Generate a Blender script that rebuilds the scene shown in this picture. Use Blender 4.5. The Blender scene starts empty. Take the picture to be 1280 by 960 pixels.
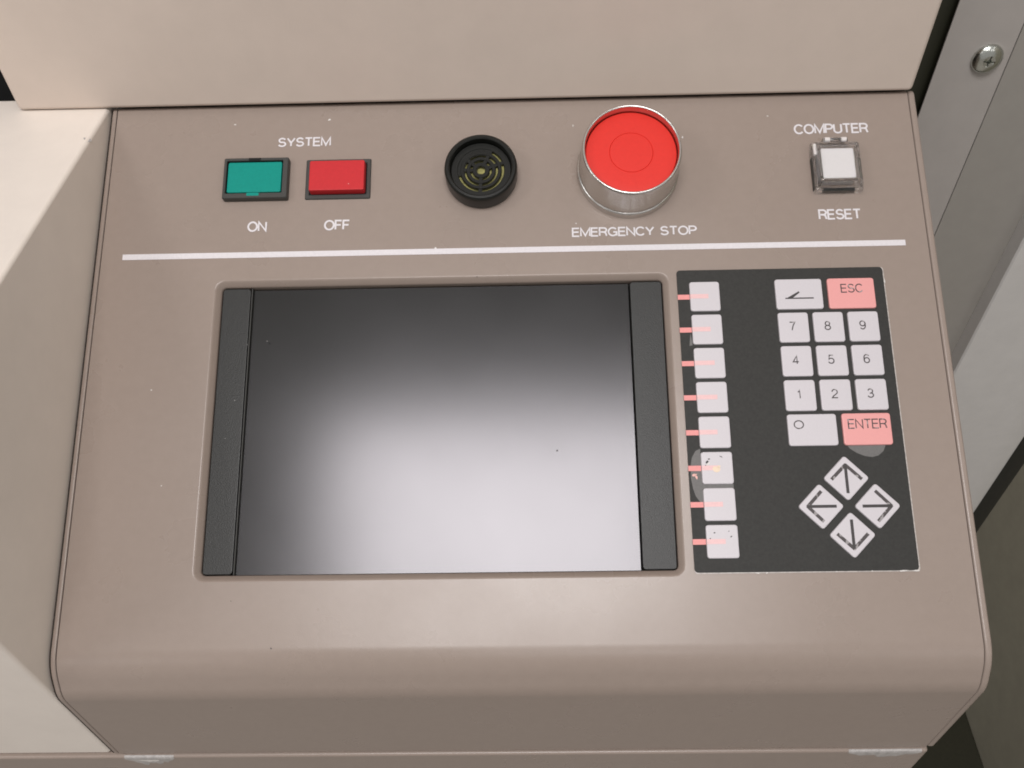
import bpy, bmesh, math, random
from mathutils import Vector, Matrix
random.seed(7)
R = math.radians
S = 0.00033                      # one drawing unit = 0.33 mm
CAMZ = 1.45                      # camera height above the floor (m)
TILT = R(26.35107)               # slope of the operator panel
sc = bpy.context.scene
C = sc.collection

# ------------------------------------------------------------------ camera
def cam_matrix(pitch, roll, yaw):
    fw = Vector((math.sin(yaw)*math.cos(pitch), math.cos(yaw)*math.cos(pitch), -math.sin(pitch)))
    r = Vector((math.cos(yaw), -math.sin(yaw), 0)); d = fw.cross(r)
    c, s = math.cos(roll), math.sin(roll)
    r2 = c*r + s*d; d2 = -s*r + c*d
    m = Matrix.Identity(4)
    for i in range(3):
        m[i][0] = r2[i]; m[i][1] = -d2[i]; m[i][2] = -fw[i]
    m[2][3] = CAMZ
    return m
cd = bpy.data.cameras.new('camera'); cam = bpy.data.objects.new('camera', cd); C.objects.link(cam)
cd.sensor_width = 36; cd.lens = 1118.294/1280*36; cd.clip_start = .01; cd.clip_end = 50
cam.matrix_world = cam_matrix(R(48.93114), R(2.18126), R(-1.66513))
sc.camera = cam

# ------------------------------------------------------------------ light
w = bpy.data.worlds.new('World'); sc.world = w; w.use_nodes = True
bg = w.node_tree.nodes['Background']; bg.inputs[0].default_value = (1.0, .97, .94, 1); bg.inputs[1].default_value = .36
LAMP = 11.8
def ceiling_or_fill_lamp(x, y, sx, sy, power, col=(1, .97, .97)):
    l = bpy.data.lights.new('ceiling_or_fill_lamp', 'AREA'); l.shape = 'RECTANGLE'; l.size = sx; l.size_y = sy
    l.energy = power; l.color = col
    o = bpy.data.objects.new('ceiling_or_fill_lamp', l); o.location = (x, y, CAMZ+1.15); C.objects.link(o)
    return o
# ceiling panels: x, y, size x, size y, share of power; last two are fill added for front faces
for lx, ly, sx, sy, k in ((-.03, -.395, .76, .52, 1.36), (.20, -1.40, .60, .40, .34), (-1.5, -.38, .68, .60, .65), (1.5, -.38, .68, .60, .40), (-1.5, -2.0, .68, .60, .25), (1.5, -2.0, .68, .60, .30)):
    ceiling_or_fill_lamp(lx, ly, sx, sy, LAMP*k)
vs = sc.view_settings
vs.view_transform = 'Standard'; vs.look = 'None'; vs.exposure = 0.0; vs.gamma = 1; vs.use_curve_mapping = False
sc.render.engine = 'CYCLES'
sc.cycles.filter_width = 1.8
sc.cycles.transmission_bounces = 12; sc.cycles.max_bounces = 14

# ------------------------------------------------------------------ materials
def lin(r, g, b):
    f = lambda c: (c/255/12.92 if c/255 <= .04045 else ((c/255+.055)/1.055)**2.4)
    return (f(r), f(g), f(b), 1)
def mat(name, col, rough=.5, metal=0, spec=.5, var=.0, vscale=300, bump=0, bscale=3000, speck=None, rvar=0, trans=0, coat=0, aniso=None, ior=1.5, tint=None):
    m = bpy.data.materials.new(name); m.use_nodes = True
    nt = m.node_tree; N = nt.nodes; b = N['Principled BSDF']; lk = nt.links.new
    if len(col) == 3: col = (*col, 1)
    b.inputs['Base Color'].default_value = col; b.inputs['Roughness'].default_value = rough
    b.inputs['Metallic'].default_value = metal; b.inputs['Specular IOR Level'].default_value = spec
    b.inputs['Transmission Weight'].default_value = trans; b.inputs['Coat Weight'].default_value = coat
    b.inputs['IOR'].default_value = ior
    if tint: b.inputs['Specular Tint'].default_value = (*tint, 1)
    tc = N.new('ShaderNodeTexCoord')
    out = None
    if var > 0:
        n = N.new('ShaderNodeTexNoise'); n.inputs['Scale'].default_value = vscale; n.inputs['Detail'].default_value = 5; n.inputs['Roughness'].default_value = .65
        lk(tc.outputs['Object'], n.inputs['Vector'])
        mr = N.new('ShaderNodeMapRange'); mr.inputs[1].default_value = .3; mr.inputs[2].default_value = .7
        mr.inputs[3].default_value = 1-var; mr.inputs[4].default_value = 1+var
        lk(n.outputs['Fac'], mr.inputs[0])
        mx = N.new('ShaderNodeVectorMath'); mx.operation = 'SCALE'; mx.inputs[0].default_value = col[:3]
        lk(mr.outputs[0], mx.inputs['Scale']); out = mx.outputs[0]
        if rvar:
            n3 = N.new('ShaderNodeTexNoise'); n3.inputs['Scale'].default_value = 22; n3.inputs['Detail'].default_value = 6
            lk(tc.outputs['Object'], n3.inputs['Vector'])
            m3 = N.new('ShaderNodeMapRange'); m3.inputs[1].default_value = .3; m3.inputs[2].default_value = .7
            m3.inputs[3].default_value = rough-rvar; m3.inputs[4].default_value = rough+rvar
            lk(n3.outputs['Fac'], m3.inputs[0]); lk(m3.outputs[0], b.inputs['Roughness'])
    if speck:                                   # small spots of another colour: (colour, scale, threshold)
        v = N.new('ShaderNodeTexNoise'); v.inputs['Scale'].default_value = speck[1]; v.inputs['Detail'].default_value = 1
        lk(tc.outputs['Object'], v.inputs['Vector'])
        cr = N.new('ShaderNodeMapRange'); cr.inputs[1].default_value = speck[2]; cr.inputs[2].default_value = speck[2]+.05
        lk(v.outputs['Fac'], cr.inputs[0])
        mm = N.new('ShaderNodeMix'); mm.data_type = 'RGBA'
        mm.inputs[6].default_value = col; mm.inputs[7].default_value = (*speck[0][:3], 1)
        if out: lk(out, mm.inputs[6])
        lk(cr.outputs[0], mm.inputs[0]); out = mm.outputs[2]
    if out: lk(out, b.inputs['Base Color'])
    if bump > 0:
        n2 = N.new('ShaderNodeTexNoise'); n2.inputs['Scale'].default_value = bscale; n2.inputs['Detail'].default_value = 2
        if aniso:
            mp = N.new('ShaderNodeMapping'); mp.inputs['Scale'].default_value = aniso
            lk(tc.outputs['Object'], mp.inputs['Vector']); lk(mp.outputs[0], n2.inputs['Vector'])
        else: lk(tc.outputs['Object'], n2.inputs['Vector'])
        bp = N.new('ShaderNodeBump'); bp.inputs['Strength'].default_value = bump; bp.inputs['Distance'].default_value = .0002
        lk(n2.outputs['Fac'], bp.inputs['Height']); lk(bp.outputs[0], b.inputs['Normal'])
    return m
M = {}
M['taupe'] = mat('taupe_paint', (.300, .241, .205), .29, var=.025, vscale=260, bump=.12, bscale=2200, rvar=.04)
M['cream'] = mat('cream_paint', (.79, .72, .65), .5, var=.025, vscale=60, bump=.10, bscale=1500)
M['hood'] = mat('hood_paint', (.62, .53, .462), .5, var=.025, vscale=60, bump=.10, bscale=1500)
M['seam'] = mat('seam_shade', (.035, .025, .018), .8)  # dark colour standing in for shade inside the seams
M['print'] = mat('white_print', (.70, .67, .69), .5, var=.05, vscale=900)
M['black'] = mat('black_plastic', (.006, .0065, .005), .34, spec=.35, var=.15, vscale=2500, bump=.1)
M['frame'] = mat('charcoal_plastic', (.040, .040, .036), .5, var=.12, vscale=2500, bump=.1)
M['green'] = mat('green_cap', (.002, .26, .21), .55, spec=.2, var=.05, vscale=900, bump=.05)
M['redcap'] = mat('dark_red_cap', (.55, .022, .028), .48, spec=.3, var=.05, vscale=900, bump=.05, speck=((.7, .4, .38), 700, .80))
M['estop'] = mat('signal_red', (.72, .032, .022), .46, spec=.3, var=.03, vscale=500, bump=.08, bscale=2500)
M['alu'] = mat('turned_aluminium', (.64, .625, .60), .24, metal=1, var=.05, vscale=1200, bump=.25, bscale=300, aniso=(1, 1, 14))
M['steel'] = mat('zinc_steel', (.62, .64, .60), .22, metal=1, var=.1, vscale=900)
M['lcd'] = mat('matte_display_glass', (.009, .0095, .0075), .205, spec=.80, tint=(.985, .955, 1.0), var=.06, vscale=5000, rvar=.012, bump=.02, bscale=6000)
M['bezel'] = mat('dark_textured_bezel', (.013, .0135, .012), .43, var=.4, vscale=1700, bump=.35, bscale=2200)
M['dark'] = mat('gap_shade_olive', (.028, .028, .016), .6)  # shade of the gap beside the post, put into the colour
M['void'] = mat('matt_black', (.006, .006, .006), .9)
M['overlay'] = mat('charcoal_overlay_film', (.028, .0275, .025), .6, spec=.35, var=.2, vscale=900, bump=.2, bscale=3500)
M['edge_highlight'] = mat('film_edge_highlight', (.50, .46, .43), .35, var=.3, vscale=900)
M['key'] = mat('white_key', (.60, .57, .595), .42, var=.025, vscale=1500, bump=.04)
M['pink'] = mat('pink_key', (.78, .345, .33), .42, var=.025, vscale=1500, bump=.04)
M['pink_line'] = mat('pink_stripe', (.80, .30, .285), .5, var=.06, vscale=1500)
M['pink_pale'] = mat('pale_pink_stripe', (.80, .52, .52), .45, var=.06, vscale=1500)
M['ink'] = mat('dark_legend_ink', (.055, .045, .045), .5, var=.35, vscale=1600, speck=((.30, .28, .28), 600, .60))
M['ink2'] = mat('black_legend_ink', (.035, .03, .03), .5, var=.3, vscale=1600)
M['worn'] = mat('worn_grey_film', (.14, .135, .13), .55, var=.12, vscale=1400)
M['chip'] = mat('bare_chip', (.68, .65, .62), .5, var=.15, vscale=1800)
M['chip_pink'] = mat('pink_chip', (.80, .45, .40), .5)
M['chip_cream'] = mat('cream_chip', (.82, .66, .50), .5)
M['chip_grey'] = mat('grey_chip', (.42, .40, .39), .5, metal=0, var=.2, vscale=900)
M['scratch'] = mat('bare_metal_scuff', (.43, .41, .395), .45, metal=.1, var=.22, vscale=500, bump=.2)
M['clear'] = mat('clear_acrylic', (1, 1, 1), .02, trans=1, ior=1.27, coat=1)
M['glint'] = mat('painted_glint', (.74, .70, .68), .14, spec=1.0)  # pale colour painted for the glints on the reset guard
M['shade'] = mat('column_corner_shade', (.02, .02, .016), .65)  # shading of the column's rounded corner, put into the colour
M['white'] = mat('white_cap', (.66, .64, .64), .45, var=.02, vscale=900)
M['olive'] = mat('olive_brass', (.30, .28, .09), .45, metal=.2, var=.35, vscale=700)
M['post'] = mat('grey_post_paint', (.46, .43, .405), .5, var=.03, vscale=90, bump=.1, bscale=1500)
M['post2'] = mat('grey_panel_paint', (.365, .345, .315), .5, var=.03, vscale=90, bump=.1, bscale=1500)
M['column'] = mat('pale_grey_column', (.70, .685, .665), .5, var=.03, vscale=90, bump=.1, bscale=1500)
M['floor2'] = mat('olive_grey_paint', (.35, .325, .255), .55, var=.06, vscale=40, bump=.1, bscale=1500)
M['floor'] = mat('grey_floor', (.42, .39, .35), .55, var=.10, vscale=60, bump=.2, bscale=400)
M['mat'] = mat('crevice_shade', (.030, .028, .014), .7, var=.15, vscale=300, bump=.3, bscale=600)  # shade on the crevice floor, put into the colour

# ------------------------------------------------------------------ mesh helpers
def weighted(o):
    w_ = o.modifiers.new('weighted_normals', 'WEIGHTED_NORMAL'); w_.keep_sharp = True; w_.weight = 100
class MB:
    """collects geometry in drawing units; build() scales it and links ONE mesh object"""
    def __init__(s): s.v = []; s.f = []; s.m = []
    def add(s, verts, faces, mi=0):
        o = len(s.v); s.v += [tuple(x) for x in verts]
        for f in faces: s.f.append(tuple(i+o for i in f)); s.m.append(mi)
        return s
    def loops(s, loops, mi=0, cap0=False, cap1=True, closed=True):
        n = len(loops[0]); verts = [p for l in loops for p in l]; faces = []
        for k in range(len(loops)-1):
            for i in range(n if closed else n-1):
                j = (i+1) % n
                faces.append((k*n+i, k*n+j, (k+1)*n+j, (k+1)*n+i))
        if cap0: faces.append(tuple(range(n))[::-1])
        if cap1: faces.append(tuple((len(loops)-1)*n+i for i in range(n)))
        return s.add(verts, faces, mi)
    def box(s, x0, x1, y0, y1, z0, z1, mi=0):
        v = [(x, y, z) for z in (z0, z1) for y in (y0, y1) for x in (x0, x1)]
        return s.add(v, [(0, 2, 3, 1), (4, 5, 7, 6), (0, 1, 5, 4), (2, 6, 7, 3), (0, 4, 6, 2), (1, 3, 7, 5)], mi)
    def lathe(s, cx, cy, prof, seg=64, mi=0, close_in=True, mod=None):
        loops = []
        for k, (r, z) in enumerate(prof):
            loops.append([(cx+(r+(mod(k, i) if mod else 0))*math.cos(2*math.pi*i/seg), cy+(r+(mod(k, i) if mod else 0))*math.sin(2*math.pi*i/seg), z) for i in range(seg)])
        return s.loops(loops, mi, cap0=False, cap1=close_in)
    def poly(s, pts, z, mi=0): return s.add([(x, y, z) for x, y in pts], [tuple(range(len(pts)))], mi)
    def prism(s, pts, z0, z1, mi=0):
        return s.loops([[(x, y, z0) for x, y in pts], [(x, y, z1) for x, y in pts]], mi, cap0=True, cap1=True)
    def bar(s, a, b, wd, z0, z1, mi=0):
        a = Vector(a); b = Vector(b); d = (b-a).normalized(); q = Vector((-d.y, d.x))*wd/2
        return s.prism([a-q, b-q, b+q, a+q], z0, z1, mi)
    def mesh(s, me, fx, mi=0):
        return s.add([fx(v.co) for v in me.vertices], [tuple(p.vertices) for p in me.polygons], mi)
    def build(s, name, mats, parent=None, smooth=35, bevel=0, loc=None, seg=3):
        me = bpy.data.meshes.new(name)
        me.from_pydata([(a*S, b*S, c*S) for a, b, c in s.v], [], s.f)
        if not isinstance(mats, (list, tuple)): mats = [mats]
        for m in mats: me.materials.append(M[m])
        for p, i in zip(me.polygons, s.m): p.material_index = i
        bm = bmesh.new(); bm.from_mesh(me)
        if bevel:
            bmesh.ops.remove_doubles(bm, verts=bm.verts, dist=1e-7)
            es = [e for e in bm.edges if len(e.link_faces) == 2 and e.calc_face_angle(0) > R(25)]
            bmesh.ops.bevel(bm, geom=es, offset=bevel*S, segments=seg, profile=.5, affect='EDGES', clamp_overlap=True)
        bmesh.ops.recalc_face_normals(bm, faces=bm.faces)
        bm.to_mesh(me); bm.free()
        for p in me.polygons: p.use_smooth = True
        me.set_sharp_from_angle(angle=R(smooth))
        o = bpy.data.objects.new(name, me); C.objects.link(o); weighted(o)
        if parent: o.parent = parent
        if loc: o.location = loc
        return o
def rrect(cx, cy, w, h, r, z, seg=5, rot=0):
    r = max(r, .01); pts = []
    for qx, qy, a0 in ((1, 1, 0), (-1, 1, 90), (-1, -1, 180), (1, -1, 270)):
        for k in range(seg+1):
            a = R(a0+90*k/seg)
            pts.append((qx*(w/2-r)+r*math.cos(a), qy*(h/2-r)+r*math.sin(a)))
    c, s_ = math.cos(rot), math.sin(rot)
    return [(cx+c*x-s_*y, cy+s_*x+c*y, z) for x, y in pts]
def pad(mb, cx, cy, w, h, r, z0, z1, bv, mi=0, rot=0, seg=4):
    mb.loops([rrect(cx, cy, w, h, r, z0, seg, rot), rrect(cx, cy, w, h, r, z1-bv, seg, rot),
              rrect(cx, cy, w-bv*.6, h-bv*.6, r-.3*bv, z1-bv*.3, seg, rot),
              rrect(cx, cy, w-2*bv, h-2*bv, max(r-bv, .3), z1, seg, rot)], mi, cap0=True, cap1=True)
    return mb
# plain grotesque capitals and figures drawn as strokes: unit box 0..1 high, own width
def arc(cx, cy, rx, ry, a0, a1, n=14): return [(cx+rx*math.cos(R(a0+(a1-a0)*i/n)), cy+ry*math.sin(R(a0+(a1-a0)*i/n))) for i in range(n+1)]
GL = {
 'S': (.62, [arc(.31, .745, .26, .255, 20, 250, 14)+arc(.31, .26, .29, .26, 75, -165, 14)]),
 'Y': (.64, [[(0, 1), (.32, .42), (.64, 1)], [(.32, .45), (.32, 0)]]),
 'T': (.60, [[(0, 1), (.60, 1)], [(.30, 1), (.30, 0)]]),
 'E': (.54, [[(.54, 1), (0, 1), (0, 0), (.55, 0)], [(0, .52), (.50, .52)]]),
 'F': (.50, [[(.50, 1), (0, 1), (0, 0)], [(0, .51), (.44, .51)]]),
 'M': (.74, [[(0, 0), (0, 1), (.37, .06), (.74, 1), (.74, 0)]]),
 'N': (.62, [[(0, 0), (0, 1), (.62, 0), (.62, 1)]]),
 'O': (.74, [arc(.37, .5, .37, .5, 90, 450, 32)]),
 '0': (.56, [arc(.28, .5, .28, .5, 90, 450, 32)]),
 'C': (.68, [arc(.36, .5, .36, .5, 38, 322, 26)]),
 'G': (.72, [arc(.36, .5, .36, .5, 40, 318, 26)+[(.68, .18), (.68, .46), (.40, .46)], [(.68, .3), (.70, .0)]]),
 'P': (.56, [[(0, 0), (0, 1), (.30, 1)]+arc(.31, .735, .25, .265, 90, -90, 12)+[(0, .47)]]),
 'R': (.60, [[(0, 0), (0, 1), (.32, 1)]+arc(.33, .74, .25, .26, 90, -90, 12)+[(0, .48)], [(.32, .48), (.50, .38), (.55, .10), (.60, 0)]]),
 'U': (.60, [[(0, 1), (0, .32)]+arc(.30, .30, .30, .30, 180, 360, 14)+[(.60, 1)]]),
 '1': (.30, [[(0, .74), (.16, .80), (.27, 1), (.27, 0)]]),
 '2': (.56, [arc(.28, .70, .27, .30, 175, -35, 12)+[(.10, .18), (0, 0), (.57, 0)]]),
 '3': (.56, [arc(.27, .745, .24, .255, 165, -90, 12)+arc(.27, .25, .29, .26, 85, -165, 14)]),
 '4': (.60, [[(.62, .25), (0, .25), (.43, 1), (.43, 0)]]),
 '5': (.56, [[(.52, 1), (.12, 1), (.05, .50)]+arc(.27, .31, .29, .31, 135, -160, 16)]),
 '6': (.56, [arc(.30, .62, .28, .38, 35, 180, 12)+[(.02, .34)]+arc(.29, .31, .27, .31, 180, 540, 22)]),
 '7': (.56, [[(0, 1), (.56, 1), (.34, .58), (.20, 0)]]),
 '8': (.56, [arc(.28, .755, .23, .245, 90, 450, 22), arc(.28, .255, .28, .26, 90, 450, 24)]),
 '9': (.56, [arc(.27, .69, .27, .31, 0, 360, 22)+[(.54, .66)]+arc(.26, .38, .28, .38, 0, -145, 12)]),
 ' ': (.30, [])}
def stroke(mb, pts, wd, z, mi):
    pts = [Vector(p_) for p_ in pts]; n = len(pts); closed = (pts[0]-pts[-1]).length < 1e-6
    if closed: pts = pts[:-1]; n -= 1
    L_, R_ = [], []
    for i in range(n):
        a = pts[i-1] if (i > 0 or closed) else None; b = pts[(i+1) % n] if (i < n-1 or closed) else None
        d1 = (pts[i]-a).normalized() if a is not None else None; d2 = (b-pts[i]).normalized() if b is not None else None
        d1 = d1 if d1 is not None else d2; d2 = d2 if d2 is not None else d1
        n1 = Vector((-d1.y, d1.x)); n2 = Vector((-d2.y, d2.x)); q = n1+n2
        q = n1 if q.length < 1e-4 else q.normalized(); k = min(1/max(q.dot(n1), .2), 2.2)
        L_.append(pts[i]+q*wd/2*k); R_.append(pts[i]-q*wd/2*k)
    v = [(x.x, x.y, z) for x in L_]+[(x.x, x.y, z) for x in R_]
    mb.add(v, [(i, (i+1) % n, n+(i+1) % n, n+i) for i in range(n if closed else n-1)], mi)
def put_text(mb, txt, u0, u1, v0, v1, z, mi=0, spacing=.15, wd=None):
    h = v1-v0; wd = wd or h*.165
    tot = sum(GL[c][0] for c in txt)+spacing*(len(txt)-1)
    k = (u1-u0-wd)/tot; x = u0+wd/2; dz = 0
    for c in txt:
        for st in GL[c][1]:
            stroke(mb, [(x+a*k, v0+wd/2+b*(h-wd)) for a, b in st], wd, z+dz, mi); dz = .02-dz
        x += (GL[c][0]+spacing)*k
    return mb
def blob(cx, cy, rx, ry, n=11, jit=.3, rot=0):
    pts = []
    for i in range(n):
        a = 2*math.pi*i/n; k = 1+random.uniform(-jit, jit)
        x, y = rx*k*math.cos(a), ry*k*math.sin(a)
        pts.append((cx+x*math.cos(rot)-y*math.sin(rot), cy+x*math.sin(rot)+y*math.cos(rot)))
    return pts
def tag(o, label=None, cat=None, group=None, kind=None):
    if label: o['label'] = label
    if cat: o['category'] = cat
    if group: o['group'] = group
    if kind: o['kind'] = kind
    return o
def empty(name, loc=(0, 0, 0), rot=(0, 0, 0), parent=None):
    o = bpy.data.objects.new(name, None); o.empty_display_size = .02
    o.location = loc; o.rotation_euler = rot; C.objects.link(o)
    if parent: o.parent = parent
    return o
CAM0 = (0, 0, CAMZ)              # drawing origin for the upright things
FLOOR = -CAMZ/S
# panel frame: foot of the perpendicular from the camera position, 1000 units away
nv = Vector((0, -math.sin(TILT), math.cos(TILT)))
P0 = Vector((0, 0, CAMZ)) - nv*1000*S
def yz_to_vn(y, z):              # drawing y,z (rel. to CAM0) -> panel v,n
    c, s_ = math.cos(TILT), math.sin(TILT)
    return (y*c+z*s_, -y*s_+z*c+1000)

# ------------------------------------------------------------------ setting: floor
mb = MB(); mb.add([(-12000, -12000, 0), (12000, -12000, 0), (12000, 12000, 0), (-12000, 12000, 0)], [(0, 1, 2, 3)])
fl = mb.build('floor', 'floor'); tag(fl, kind='structure')
mb = MB(); mb.box(2090, 3600, -600, 6000, FLOOR, 1200)  # height above the view is raised to shade the column corner
o = mb.build('dark_cabinet', 'floor2', bevel=4); o.location.z = CAMZ
tag(o, 'dark olive grey cabinet side standing on the floor at the lower right', 'cabinet')

mb = MB(); mb.box(484, 2088, 330, 5200, 0, 14)  # dark sheet added to keep the crevice floor in shade
o = mb.build('floor_shade_sheet', 'mat', bevel=3); o.location.z = .004
tag(o, 'dark sheet added to shade the floor between the machine and the olive grey cabinet', 'mat')

# ------------------------------------------------------------------ left cabinet (cream), hood, base
root = empty('side_cabinet', (-800*S, 700*S, CAMZ-1130*S))
tag(root, 'cream painted cabinet left of the operator console, bright flat top and shaded side wall', 'cabinet')
def prism_x(prof, x0, x1):       # (y,z) profile extruded along x
    m = MB(); m.loops([[(x0, y, z) for y, z in prof], [(x1, y, z) for y, z in prof]], cap0=True, cap1=True); return m
def up(mb, name, mats, parent, **k):     # upright piece given in drawing coordinates rel. to the camera point
    o = mb.build(name, mats, None, **k)
    o.location = CAM0
    if parent:
        o.parent = parent; o.location = Vector(CAM0)-Vector(parent.location)
    return o
up(prism_x([(1036, -614), (384.5, -577), (384.5, -1129.5), (1036, -1129.5)], -1150, -527), 'cabinet_body', 'cream', root, bevel=5)
mb = MB(); mb.poly([(a, b) for a, b in blob(0, 0, 5.5, 4.5, 9, .35)], 0)
o = mb.build('paint_chip', 'chip_grey', root)
o.location = Vector((-529.2*S, 934*S, CAMZ-609.6*S))-Vector(root.location); o.rotation_euler = (R(-3), R(28), 0)

root = empty('machine_hood', (-80*S, 1250*S, CAMZ-606*S))
tag(root, 'large beige metal hood with rounded lower edge overhanging the operator console', 'machine hood')
mb = MB(); mb.box(-640, 481.5, 1003, 1500, -611.5, 500)
up(mb, 'hood_shell', 'hood', root, bevel=6, seg=4)

mb = MB(); mb.box(-1150, -560, 1100, 1110, FLOOR+1, 300)  # black sheet added to stand for the unlit hole
o = up(mb, 'dark_gap_sheet', 'void', None); tag(o, 'black sheet added for the unlit gap behind the cream cabinet top', 'panel')

root = empty('lower_cabinet', (-300*S, 900*S, 0))
tag(root, 'taupe lower machine cabinet under the console with chipped top edge', 'cabinet')
mb = MB(); mb.box(-1150, 482, 380.5, 1500, FLOOR, -1133)
up(mb, 'cabinet_body', 'taupe', root, bevel=3.5)
def scuff(x0, x1, z0, z1, n=16, m='scratch', pr=0):
    top = []; bot = []
    for i in range(n+1):
        t = i/n; x = x0+(x1-x0)*t; k = math.sin(math.pi*min(1, max(0, t)))**.8
        top.append((x, 380.1-pr, z1-random.uniform(0, 1.2))); bot.append((x, 380.1-pr, z1-(z1-z0)*(.05+.95*k*random.uniform(.45, 1))))
    m_ = MB(); v = top+bot; k = n+1
    m_.add(v, [(i, i+1, k+i+1, k+i) for i in range(n)])
    # the strip on the rounded edge above it
    if pr: return up(m_, 'paint_chip', m, root)
    e = [(x, 383.2, -1132.75) for x, _, _ in top]; e0 = [(x, 380.9, -1134.2) for x, _, _ in top]
    m_.add(e+e0+top, [(i, i+1, k+i+1, k+i) for i in range(n)]+[(k+i, k+i+1, 2*k+i+1, 2*k+i) for i in range(n)])
    return up(m_, 'paint_chip', m, root)
scuff(-512, -450, -1163, -1136.6); scuff(385, 474, -1153, -1136.6)
scuff(-498, -468, -1152, -1138, 8, 'chip', .4)

# ------------------------------------------------------------------ right hand side: post, panel, column
Y = 1273
root = empty('steel_post', (690*S, Y*S, 0))
tag(root, 'upright grey sheet metal post with one cross-head screw near the top right', 'post')
mb = MB(); mb.box(634.5, 741, Y, Y+3, FLOOR, 900)
up(mb, 'post_face', 'post', root, bevel=.6)
mb = MB(); cx, cz = 707, -722
prof = [(23.5, 0), (23.5, 2.5), (22.5, 5), (19.5, 8), (14.5, 10.2), (9, 11)]
mb.lathe(0, 0, prof, 32, close_in=False)
# cross recess: ring to a plus shape, with a sunk floor
n = 32; plus = []
for i in range(n):
    a = 2*math.pi*i/n; k = 8.2 if abs(((math.degrees(a)+20) % 90)-45) > 30 else 3.6
    plus.append((k*math.cos(a+.35), k*math.sin(a+.35)))
mb.loops([[(9*math.cos(2*math.pi*i/n), 9*math.sin(2*math.pi*i/n), 11) for i in range(n)], [(x, y, 10.6) for x, y in plus], [(x*.6, y*.6, 4) for x, y in plus]])
o = mb.build('screw', 'steel', root, smooth=40)
o.location = Vector((cx*S, Y*S, CAMZ+cz*S))-Vector(root.location); o.rotation_euler = (R(90), 0, 0)
mb = MB(); mb.box(743.5, 960, Y+2, Y+60, FLOOR, 900)
o = up(mb, 'grey_panel', 'post2', None, bevel=1.5); tag(o, 'flat darker grey metal panel between the screwed post and the pale column', 'panel')
# rounded pale column
Rr = 200; xc, yc = 1069, 1240+Rr; prof = [(884+.5, 1240)]
prof = [(884.5, 1600), (884.5, 1243), (887.5, 1240)]
for i in range(17):
    a = R(-90+90*i/16); prof.append((xc+Rr*math.cos(a), yc+Rr*math.sin(a)))
prof.append((xc+Rr, 1600))
root = empty('rounded_column', (xc*S, yc*S, 0))
tag(root, 'pale grey column with a broad rounded corner, its shade put in as a dark strip, beside the console at far right', 'column')
mb = MB(); mb.loops([[(x, y, FLOOR) for x, y in prof], [(x, y, 900) for x, y in prof]], cap0=True, cap1=True)
up(mb, 'column_shell', 'column', root, smooth=30)
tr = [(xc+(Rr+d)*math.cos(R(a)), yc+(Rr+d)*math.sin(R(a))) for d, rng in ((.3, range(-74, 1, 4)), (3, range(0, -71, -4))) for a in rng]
mb = MB(); mb.loops([[(x, y, FLOOR) for x, y in tr], [(x, y, 899) for x, y in tr]], cap0=True, cap1=True)  # dark strip added where the rounded corner falls into shade
o = up(mb, 'corner_shade_strip', 'shade', root, smooth=50); o['label'] = 'dark strip added as the shade of the rounded corner'
mb = MB(); mb.box(400, 735, 1290, 1300, FLOOR+20, 900)  # dark sheet added so the gap stays in shade
o = up(mb, 'gap_shade_sheet', 'dark', None); tag(o, 'dark sheet added to shade the gap between hood and grey post', 'panel')

# ------------------------------------------------------------------ the operator console
con = empty('operator_console', P0, (TILT, 0, 0))
tag(con, 'taupe sloping operator console with display, keypad, push buttons and red emergency stop', 'control console')
V_TOP = 630
V_BEND = -45.0; T1 = 18.0; CORNER = yz_to_vn(384.2, -952.5); A1 = math.atan2(-CORNER[1], V_BEND-CORNER[0])
def profile(inset=0.0):          # (v,n) line of the outside skin from the top edge to the foot of the front
    pts = []
    r2 = 9
    for i in range(6):
        a = R(88*(1-i/5)); pts.append((V_TOP-2+r2*math.sin(a), -r2+r2*math.cos(a)))
    # flat field, bend, shallow facet, second bend, upright front
    r1 = T1/math.tan(A1/2)
    for i in range(11):
        a = A1*i/10; pts.append((V_BEND+T1-r1*math.sin(a), -r1+r1*math.cos(a)))
    da = (math.cos(A1), math.sin(A1)); db = (math.sin(TILT), math.cos(TILT)); t2 = 11.0
    p_, q_ = (CORNER[0]+da[0]*t2, CORNER[1]+da[1]*t2), (CORNER[0]-db[0]*t2, CORNER[1]-db[1]*t2)
    for i in range(9):
        t = i/8; pts.append(tuple((1-t)**2*p_[k]+2*t*(1-t)*CORNER[k]+t*t*q_[k] for k in (0, 1)))
    pts.append(yz_to_vn(384.2, -1129))
    return pts
PR = profile()
UL, UR = -516.2, 478.0
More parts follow.
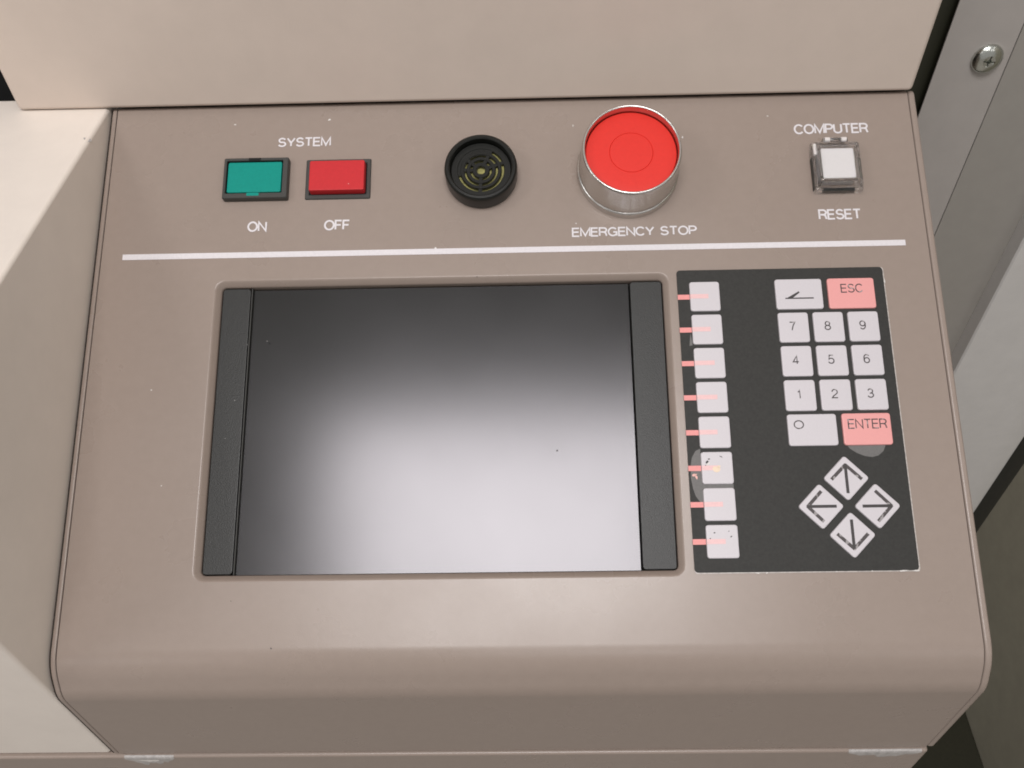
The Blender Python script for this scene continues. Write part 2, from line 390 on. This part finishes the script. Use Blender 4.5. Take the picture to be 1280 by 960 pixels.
# front plate: flat field with the display opening, bent nose and front lip
LIP = (-375.5, 168.5, 42.2, 397.2)
lc = ((LIP[0]+LIP[1])/2, (LIP[2]+LIP[3])/2, LIP[1]-LIP[0], LIP[3]-LIP[2])
bm = bmesh.new()
v_flat0, v_flat1 = V_BEND+T1, V_TOP-2
outer = [(UL, v_flat0), (UR, v_flat0), (UR, v_flat1), (UL, v_flat1)]
inner = rrect(*lc, 13, 0, 8)
def ring(pts):
    vs_ = [bm.verts.new((p[0]*S, p[1]*S, (p[2] if len(p) > 2 else 0)*S)) for p in pts]
    return vs_, [bm.edges.new((vs_[i], vs_[(i+1) % len(vs_)])) for i in range(len(vs_))]
ov, oe = ring(outer); iv, ie = ring(inner)
bmesh.ops.triangle_fill(bm, use_beauty=True, edges=oe+ie, normal=(0, 0, 1))
prev = iv
for ins, z in ((.8, -.12), (1.8, -.6), (3.0, -1.7), (4.6, -3.6), (6.4, -5.8), (7.2, -7.4), (7.4, -9), (7.4, -18)):
    cur, _ = ring(rrect(lc[0], lc[1], lc[2]-2*ins, lc[3]-2*ins, 13-ins, z, 8))
    for i in range(len(cur)):
        j = (i+1) % len(cur); bm.faces.new((prev[i], prev[j], cur[j], cur[i]))
    prev = cur
k6 = 5                            # index of the last top-arc point (flat starts)
def strip(pts, first_l, first_r):
    a, b = first_l, first_r
    for (v, n) in pts:
        c = bm.verts.new((UL*S, v*S, n*S)); d = bm.verts.new((UR*S, v*S, n*S))
        bm.faces.new((a, b, d, c)); a, b = c, d
strip(PR[7:], ov[0], ov[1]); strip(PR[:5][::-1], ov[3], ov[2])
bmesh.ops.recalc_face_normals(bm, faces=bm.faces)
if sum(f.normal.z for f in bm.faces) < 0: bmesh.ops.reverse_faces(bm, faces=bm.faces)
me = bpy.data.meshes.new('front_plate'); bm.to_mesh(me); bm.free(); me.materials.append(M['taupe'])
for p_ in me.polygons: p_.use_smooth = True
me.set_sharp_from_angle(angle=R(40))
plate = bpy.data.objects.new('front_plate', me); C.objects.link(plate); plate.parent = con; weighted(plate)
# side cheeks and dark strips put in to keep the seams in shade
def cheek(u0, u1, mname, name, sink=0.0, bevel=2.2):
    pr = [(v, n-sink) for v, n in PR]
    fv, fn = yz_to_vn(384.2, -1129); bv_, bn = yz_to_vn(1000, -1129)
    prof_ = pr+[(bv_, bn)]
    m = MB(); m.loops([[(u0, v, n) for v, n in prof_], [(u1, v, n) for v, n in prof_]], cap0=True, cap1=True)
    return m.build(name, mname, con, bevel=bevel, smooth=40)
cheek(-523.2, -517.6, 'taupe', 'side_cheek', .0, 1.6)
cheek(479.2, 487.5, 'taupe', 'side_cheek', .0, 2.6)
cheek(-517.7, -515.0, 'seam', 'seam_shade_strip', 2.6, 0)
cheek(477.0, 479.3, 'seam', 'seam_shade_strip', 2.6, 0)
cheek(-526.9, -523.1, 'seam', 'seam_shade_strip', 5.0, 0)
mb = MB(); mb.box(-516, 478, V_TOP+7.6, V_TOP+40, -30, -6); mb.build('hood_gap_shade', 'void', con)  # black strip added as the shadow gap under the hood
# printed lettering and rule
def words(txt, u0, u1, v0, v1):
    m = MB(); put_text(m, txt, u0, u1, v0, v1, .35)
    o = m.build('lettering', 'print', con); o['label'] = 'white printed word '+txt; return o
words('SYSTEM', -309.5, -242.6, 573.3, 586.2)
words('ON', -340.5, -316.5, 459.2, 473.0)
words('OFF', -246.6, -214.6, 459.1, 473.0)
words('EMERGENCY STOP', 54.6, 205, 444.2, 456.4)
words('COMPUTER', 332.8, 424.4, 575.6, 589.6)
words('RESET', 352, 403.4, 460.4, 474.2)
mb = MB(); mb.box(-490.4, 451.5, 425.4, 432.6, .12, .4); o = mb.build('printed_line', 'print', con); o['label'] = 'long white printed line under the buttons'

# display: cavity, two bezel strips, matte panel
disp = empty('display', (lc[0]*S, lc[1]*S, 0), parent=con); disp['label'] = 'matte display screen in a recessed opening'
def dpart(mb, name, m_, **k):
    o = mb.build(name, m_, disp, **k); o.location = (-lc[0]*S, -lc[1]*S, 0); return o
mb = MB(); mb.box(-368.6, 161.6, 48, 391, -24, -18.2); dpart(mb, 'back_tray', 'void')
mb = MB(); pad(mb, (-368+-333.4)/2+.4, (49.6+389.6)/2+.1, 33.8, 338.2, 4, -17, -8, 1.2); dpart(mb, 'bezel_strip', 'bezel')
mb = MB(); pad(mb, (121.9+161)/2-.3, (49.6+389.6)/2+.1, 37.8, 338.2, 4, -17, -8, 1.2); dpart(mb, 'bezel_strip', 'bezel')
mb = MB(); mb.box(-331.0, 121.0, 49.8, 388.2, -17.5, -13); dpart(mb, 'screen', 'lcd', bevel=.5)
mb = MB(); mb.box(-332.6, -331.4, 50.2, 389, -17.5, -8.6); dpart(mb, 'trim_edge', 'frame', bevel=.3)

# push buttons
def button(name, label, c, frame_rect, fh, cap_rect, ch, capm, notch):
    r = empty(name, (c[0]*S, c[1]*S, 0), parent=con); r['label'] = label
    u0, u1, v0, v1 = frame_rect; a0, a1, b0, b1 = cap_rect
    sh = lambda x, y: (x-c[0], y-c[1])
    m = MB(); cx_, cy_ = sh((u0+u1)/2, (v0+v1)/2); hx, hy = sh((a0+a1)/2, (b0+b1)/2)
    g = 1.3; ow, oh = u1-u0, v1-v0; iw, ih = a1-a0+2*g, b1-b0+2*g
    m.loops([rrect(cx_, cy_, ow, oh, 2, 0, 3), rrect(cx_, cy_, ow, oh, 2, fh-1.2, 3), rrect(cx_, cy_, ow-2, oh-2, 1.4, fh, 3),
             rrect(hx, hy, iw+1, ih+1, 1.2, fh, 3), rrect(hx, hy, iw, ih, 1, fh-.8, 3), rrect(hx, hy, iw, ih, 1, -3, 3)], cap1=False)
    f = m.build('button_frame', 'frame', r, smooth=30)
    m = MB(); m.loops([rrect(hx, hy, iw, ih, 1, .3, 3), rrect(hx, hy, iw*.5, ih*.5, .5, .3, 3)]); m.build('button_well', 'void', r)
    if notch:
        m = MB(); m.box(hx-8, hx+7, hy+ih/2+.2, hy+ih/2+3.6, fh-.5, fh+.12); m.build('notch', 'void', r)
        m = MB(); m.box(hx-8, hx+7, hy-ih/2-3.8, hy-ih/2+.2, fh-.5, fh+.12); o2 = m.build('notch', 'green', r)
    m = MB(); pad(m, hx, hy, a1-a0, b1-b0, 2.2, -2, ch, 1.5, seg=3); m.build('button_cap', capm, r)
    return r
button('push_button', 'green ON push button in a raised black frame', (-332, 527), (-372, -292, 499.8, 554.7), 9, (-367.0, -300.2, 508.2, 549.2), 8.0, 'green', True)
button('push_button', 'red OFF push button standing proud of a flat black frame', (-231.4, 527), (-271.8, -191, 500.2, 554.4), 1.6, (-265.2, -197.4, 507.3, 547.5), 11.5, 'redcap', False)

# buzzer
bz = empty('buzzer', (-54.2*S, 527.5*S, 0), parent=con); bz['label'] = 'round black buzzer with a concentric slotted grille'
mb = MB(); mb.lathe(0, 0, [(43, 0), (44, 3), (44.3, 20), (43.6, 23.5), (41.8, 25.2), (39, 25.4), (37.6, 24.4), (37, 22), (36.6, 12)], 72, close_in=False); mb.build('housing', 'black', bz)
mb = MB(); mb.lathe(0, 0, [(36.7, 10.5), (30, 10.6), (.5, 10.6)], 48); mb.build('sounder_disc', 'olive', bz)
for r0, r1 in ((5.2, 10.6), (13.2, 18.0), (20.6, 25.2), (28.2, 36.6)):
    mb = MB(); mb.lathe(0, 0, [(r1, 11), (r1, 15.2), (r1-.7, 16), (r0+.7, 16), (r0, 15.2), (r0, 11)], 56, close_in=False); mb.build('grille_ring', 'black', bz)
for a in (-92, 20, 65, 140, 178):
    c_, s_ = math.cos(R(a)), math.sin(R(a))
    mb = MB(); mb.bar((c_*5, s_*5), (c_*36, s_*36), 4.2, 11, 15.6); mb.build('grille_spoke', 'black', bz)
for a in range(75, 200, 14):
    c_, s_ = math.cos(R(a)), math.sin(R(a))
    mb = MB(); mb.bar((c_*20, s_*20), (c_*29, s_*29), 7.2, 11, 15.4); mb.build('grille_spoke', 'black', bz)

# emergency stop
es = empty('emergency_stop', (124.6*S, 529.2*S, 0), parent=con); es['label'] = 'red emergency stop button in a turned aluminium collar'
seg = 180
prof = [(62, 0), (62.2, 6), (62, 9), (61.2, 10.3), (60.0, 10.8), (59.8, 11.6), (60.2, 12.4), (59.6, 24), (59.0, 36), (58.6, 48), (58.5, 53), (58.2, 55.6), (57.6, 57), (56.6, 57.6), (55.4, 57.3), (54.7, 56.2), (54.4, 54), (54.3, 40)]
mb = MB(); mb.lathe(0, 0, prof, seg, close_in=False, mod=lambda k, i: (.28 if i % 2 else -.28) if 6 <= k <= 8 else 0)
mb.build('collar', 'alu', es, smooth=50)
mb = MB(); mb.lathe(0, 0, [(54.0, 38), (53.9, 45.2), (53.2, 46.8), (51.5, 47.5), (40, 47.9), (26.0, 48.0), (25.5, 47.3), (25.0, 48.0), (12, 48.2), (.4, 48.2)], 96); mb.build('red_button', 'estop', es, smooth=30)

# guarded reset button
rs = empty('reset_button', (378*S, 527.5*S, 0), parent=con); rs['label'] = 'white reset push button inside a clear plastic guard'
def frame_ring(mb, cx, cy, ow, oh, t, z0, z1, r=2.5, bv=1.0):
    L = [rrect(cx, cy, ow-2*t, oh-2*t, r*.5, z0, 4), rrect(cx, cy, ow, oh, r, z0, 4)]
    for i in range(5):
        a = R(90*i/4); d = bv*(1-math.cos(a)); L.append(rrect(cx, cy, ow-2*d, oh-2*d, r, z1-bv+bv*math.sin(a), 4))
    for i in range(5):
        a = R(90*i/4); d = t-bv*(1-math.sin(a)); L.append(rrect(cx, cy, ow-2*d, oh-2*d, r*.5, z1-bv+bv*math.cos(a), 4))
    mb.loops(L+[L[0]], cap1=False)
mb = MB(); frame_ring(mb, 0, -.5, 58.5, 65.5, 4.2, .3, 9.5, bv=1.8); mb.build('guard_base', 'clear', rs, smooth=30)
mb = MB(); frame_ring(mb, 0, 0, 50.5, 52, 4.0, .4, 20.0, bv=1.9); mb.build('guard_collar', 'clear', rs, smooth=30)
mb = MB(); mb.box(-16, 14, 27, 34.5, .4, 16); mb.build('guard_hinge', 'clear', rs, bevel=1.4)
for hx in (-11.5, 8.5):  # pale cylinders added as bright glints at the hinge ends
    mb = MB(); mb.loops([[(hx+sx, 31.2+3.0*math.cos(2*math.pi*i/16), 15.5+3.0*math.sin(2*math.pi*i/16)) for i in range(16)] for sx in (-3.2, 3.2)], cap0=True); mb.build('hinge_glint', 'glint', rs, bevel=.6)
mb = MB(); mb.box(-28.0, -24.2, 13, 28, 8.6, 13.5); mb.build('guard_tab_or_glint', 'glint', rs, bevel=1.3)  # pale piece painted as the highlight on the guard corner
mb = MB(); mb.box(-29.6, -28.9, -30, 12, .8, 8); mb.build('guard_dark_line', 'frame', rs)  # thin dark line along the left side of the guard
mb = MB(); mb.box(24.8, 27.6, -26, 8, 9.6, 13); mb.build('guard_tab_or_glint', 'clear', rs, bevel=.8)
mb = MB(); mb.box(-19, 19, -31.0, -28.6, 1.4, 5); mb.build('switch_slot', 'black', rs)
mb = MB(); pad(mb, -.6, .8, 41.5, 40.5, 3, .2, 14.5, 2.2); mb.build('button_cap', 'white', rs)

# ------------------------------------------------------------------ membrane keypad
kp = empty('keypad', (298.6*S, 222*S, 0), parent=con); kp['label'] = 'dark membrane keypad with white and pink keys'
KC = (298.6, 222)
def kpart(mb, name, m_, label=None, **k):
    o = mb.build(name, m_, kp, **k); o.location = (-KC[0]*S, -KC[1]*S, 0)
    if label: o['label'] = label
    return o
mb = MB(); mb.loops([rrect(299.2, 221.6, 243.6, 353.0, 3.2, .05, 4), rrect(299.2, 221.6, 243.6, 353.0, 3.2, .8, 4)]); kpart(mb, 'film_highlight_rim', 'edge_highlight')  # pale rim painted for highlight and wear on the cut edge
OZ = 1.5
mb = MB(); mb.loops([rrect(298.4, 222.2, 242.6, 352.0, 4, .3, 4), rrect(298.4, 222.2, 242.6, 352.0, 4, OZ-.2, 4), rrect(298.4, 222.2, 242, 351.4, 4, OZ, 4)]); kpart(mb, 'overlay', 'overlay')
KH = 3.9; KW, KHt = 35.2, 36.6
def key(cx, cy, w_, h_, m_, label, legend=None, rot=0, mats=None):
    m = MB(); pad(m, 0, 0, w_, h_, 3.2, OZ-.4, KH, 1.5, 0, rot)
    if legend: legend(m)
    o = m.build('key', [m_, 'ink', 'ink2', 'pink_pale', 'chip_cream'], kp); o['label'] = label
    o.location = ((cx-KC[0])*S, (cy-KC[1])*S, 0); return o
LZ = KH+.15
def txt_legend(t, u0, u1, v0, v1, mi=1): return lambda m: put_text(m, t, u0, u1, v0, v1, LZ, mi, wd=1.3)
# soft keys beside the display
for i in range(8):
    cy = 364.4-i*40.72; cx = 208.5+.09*i
    def leg(m, i=i): m.box(-17.2, 3.5+random.uniform(-1, 2.5), -2.7, 2.7, KH-.2, LZ, 3)
    key(cx, cy, KW, KHt, 'key', ('top ' if i == 0 else 'bottom ' if i == 7 else '')+'blank white soft key with a pink stripe', leg)
    mb = MB(); mb.box(176.9, cx-KW/2-.2, cy-3.0, cy+3.0, OZ-.2, OZ+.25); kpart(mb, 'stripe', 'pink_line')
# numeric block
def half_arrow(m):
    m.bar((-16.6, -5.4), (16.4, -5.4), 1.5, KH-.2, LZ, 2)
    m.prism([(-16.8, -6.1), (-1.2, -5.0), (-6.4, -3.6), (1.0, 2.0), (-.2, 3.4)][0:1]+[(-7.5, -4.6), (.6, 1.6), (-.3, 3.2)], KH-.2, LZ+.05, 2)
key(318.6, 365.2, 55, 37.6, 'key', 'wide white key with a left pointing half arrow', half_arrow)
key(379.8, 365.2, 54.8, 37.8, 'pink', 'pink ESC key', txt_legend('ESC', -12.4, 13.6, .4, 11.4))
for r_, row in enumerate(('789', '456', '123')):
    for c_, ch in enumerate(row):
        wd = 7.4 if ch != '1' else 3.6
        key(308.9+c_*40.45, 324.2-r_*40.75, KW, KHt, 'key', 'white key with the digit '+ch, txt_legend(ch, -1.6-wd/2, -1.6+wd/2, -4.2, 6.8))
key(319, 202.5, 55.4, 36.6, 'key', 'wide white key with the digit 0', txt_legend('O', -21.0, -9.4, .9, 11.2))
key(380.1, 202.6, 54.8, 36.8, 'pink', 'pink ENTER key', txt_legend('ENTER', -21.4, 22.6, .2, 11.6))
# arrow keys
def arrow(d):
    def f(m):
        c_, s_ = math.cos(d), math.sin(d); rt = lambda x, y: (c_*x-s_*y, s_*x+c_*y)
        z0, z1 = KH-.2, LZ
        m.bar(rt(-16.8, -1.4), rt(.6, 15.4), 3.7, z0, z1, 1); m.bar(rt(16.8, -1.4), rt(-.6, 15.4), 3.7, z0, z1+.02, 1)
        m.bar(rt(0, 15), rt(0, -16.8), 3.3, z0, z1+.04, 2)
        # thin bead round the key
    return f
for (cx, cy, d, nm) in ((350.9, 147.2, 0, 'up'), (320.1, 116.2, math.pi/2, 'left'), (382.0, 115.9, -math.pi/2, 'right'), (351.3, 84.6, math.pi, 'down')):
    key(cx, cy, 36.2, 36.2, 'key', 'white diamond key with an arrow pointing '+nm, arrow(d), rot=math.pi/4)
# worn places
def arc_patch(pts, name, m_, z=OZ+.12):
    m = MB(); m.poly(pts, z); return kpart(m, name, m_)
arc_patch([(191.5, 183.2), (186, 180.5), (181.6, 173), (179.4, 162), (179.2, 150), (180.8, 138), (183.6, 129), (187.6, 123.4), (191.5, 121)], 'worn_patch', 'worn')
arc_patch([(356, 184.8), (359, 180.6), (366, 175.8), (375, 172.0), (383, 170.8), (390, 172.6), (396, 177.5), (399.5, 184.8)], 'worn_patch', 'worn')
arc_patch([(191.5, 143.4), (226, 143.4), (226, 137.2), (191.5, 137.2)], 'worn_patch', 'worn', OZ+.10)
arc_patch([(183, 302), (190.5, 309), (190.9, 305.2), (187, 304.2), (190.9, 301)][1:4]+[(189, 320)], 'worn_patch', 'worn')
def chips(lst, m_, z, name='paint_chip', par=None):
    m = MB()
    for (x, y, rx, ry, rt) in lst: m.poly(blob(x, y, rx, ry, 8, .35, rt), z)
    if par is None:
        o = m.build(name, m_, con)
    else: o = kpart(m, name, m_)
    o['kind'] = 'stuff'; return o
K6 = (209, 160.8); K8 = (209.1, 79.4)
chips([(K6[0]-11.5, K6[1]+6.5, 2.2, 1.2, .8), (K6[0]-9, K6[1]+10, 1.2, .7, .2), (K6[0]+4.5, K6[1]+12.6, 1.9, .6, -.5), (K6[0]-13, K6[1]+3, .8, .8, 0),
       (K8[0]-8.5, K8[1]+9.5, 1.0, .8, 0), (K8[0]+9.5, K8[1]+5, 1.2, .7, .6), (K8[0]+7.6, K8[1]+11, 1.1, .4, .4), (K8[0]-13.5, K8[1]+3.2, .8, .5, .3)], 'ink2', LZ+.08, 'scuff', kp)
chips([(K6[0]-1, K6[1]-1.2, 3.6, 3.4, 0), (K6[0]+1.5, K6[1]+1, 2.2, 1.8, .5)], 'chip_cream', LZ+.06, 'scuff', kp)
chips([(K6[0]-10, K6[1]+4.6, 2.4, 1.0, .6), (368, 45.9, 1, .5, 0)], 'chip', LZ+.1, 'scuff', kp)
chips([(183.6, 153.4, 2.6, 1.4, .3), (185.2, 151, 1.2, 2.2, .2)], 'chip_pink', OZ+.3, 'scuff', kp)
chips([(245, 45.2, 2.2, .7, 0), (255, 45.4, 1.4, .8, .2), (402, 45.6, 5, .8, .1), (416, 45.8, 4, .9, 0), (330, 45.5, 1.6, .5, 0), (420.6, 380, .9, 3, 0)], 'chip', 1.75, 'scuff', kp)
# specks of bare paint on the plate
sp = [(-246, 610, 2.0, 1.2, .4), (-365, 606, 1.4, .8, 0), (-110, 432.8, 1.3, 2.0, .2), (60, 594, .9, 1.6, 0), (190, 545, 1.2, 1.0, 0), (195, 575, 1.0, 1.4, 0), (302, 602, 1.2, .8, 0),
      (-430, -56, 1.3, 1.1, 0), (-418, 150, .8, .8, 0), (-440, 262, 1.0, .8, 0), (60, 462, 1.0, .7, 0)]
chips([x for x in sp if x[1] > -40], 'chip', .3)
chips([(-283, -28, .9, .9, 0), (-60, 395.5, .6, .6, 0), (-330, 22, .6, .6, 0)], 'ink2', .3)
chips([(31, 186, 1.0, 1.3, 0)], 'ink2', -12.8, 'dust_speck')
chips([(-310, 322, .9, .8, 0), (-344, 250, 1.1, .7, .5), (-352, 205, .7, .7, 0), (-333.5, 318, .6, .8, 0)], 'worn', -7.8, 'dust_speck')
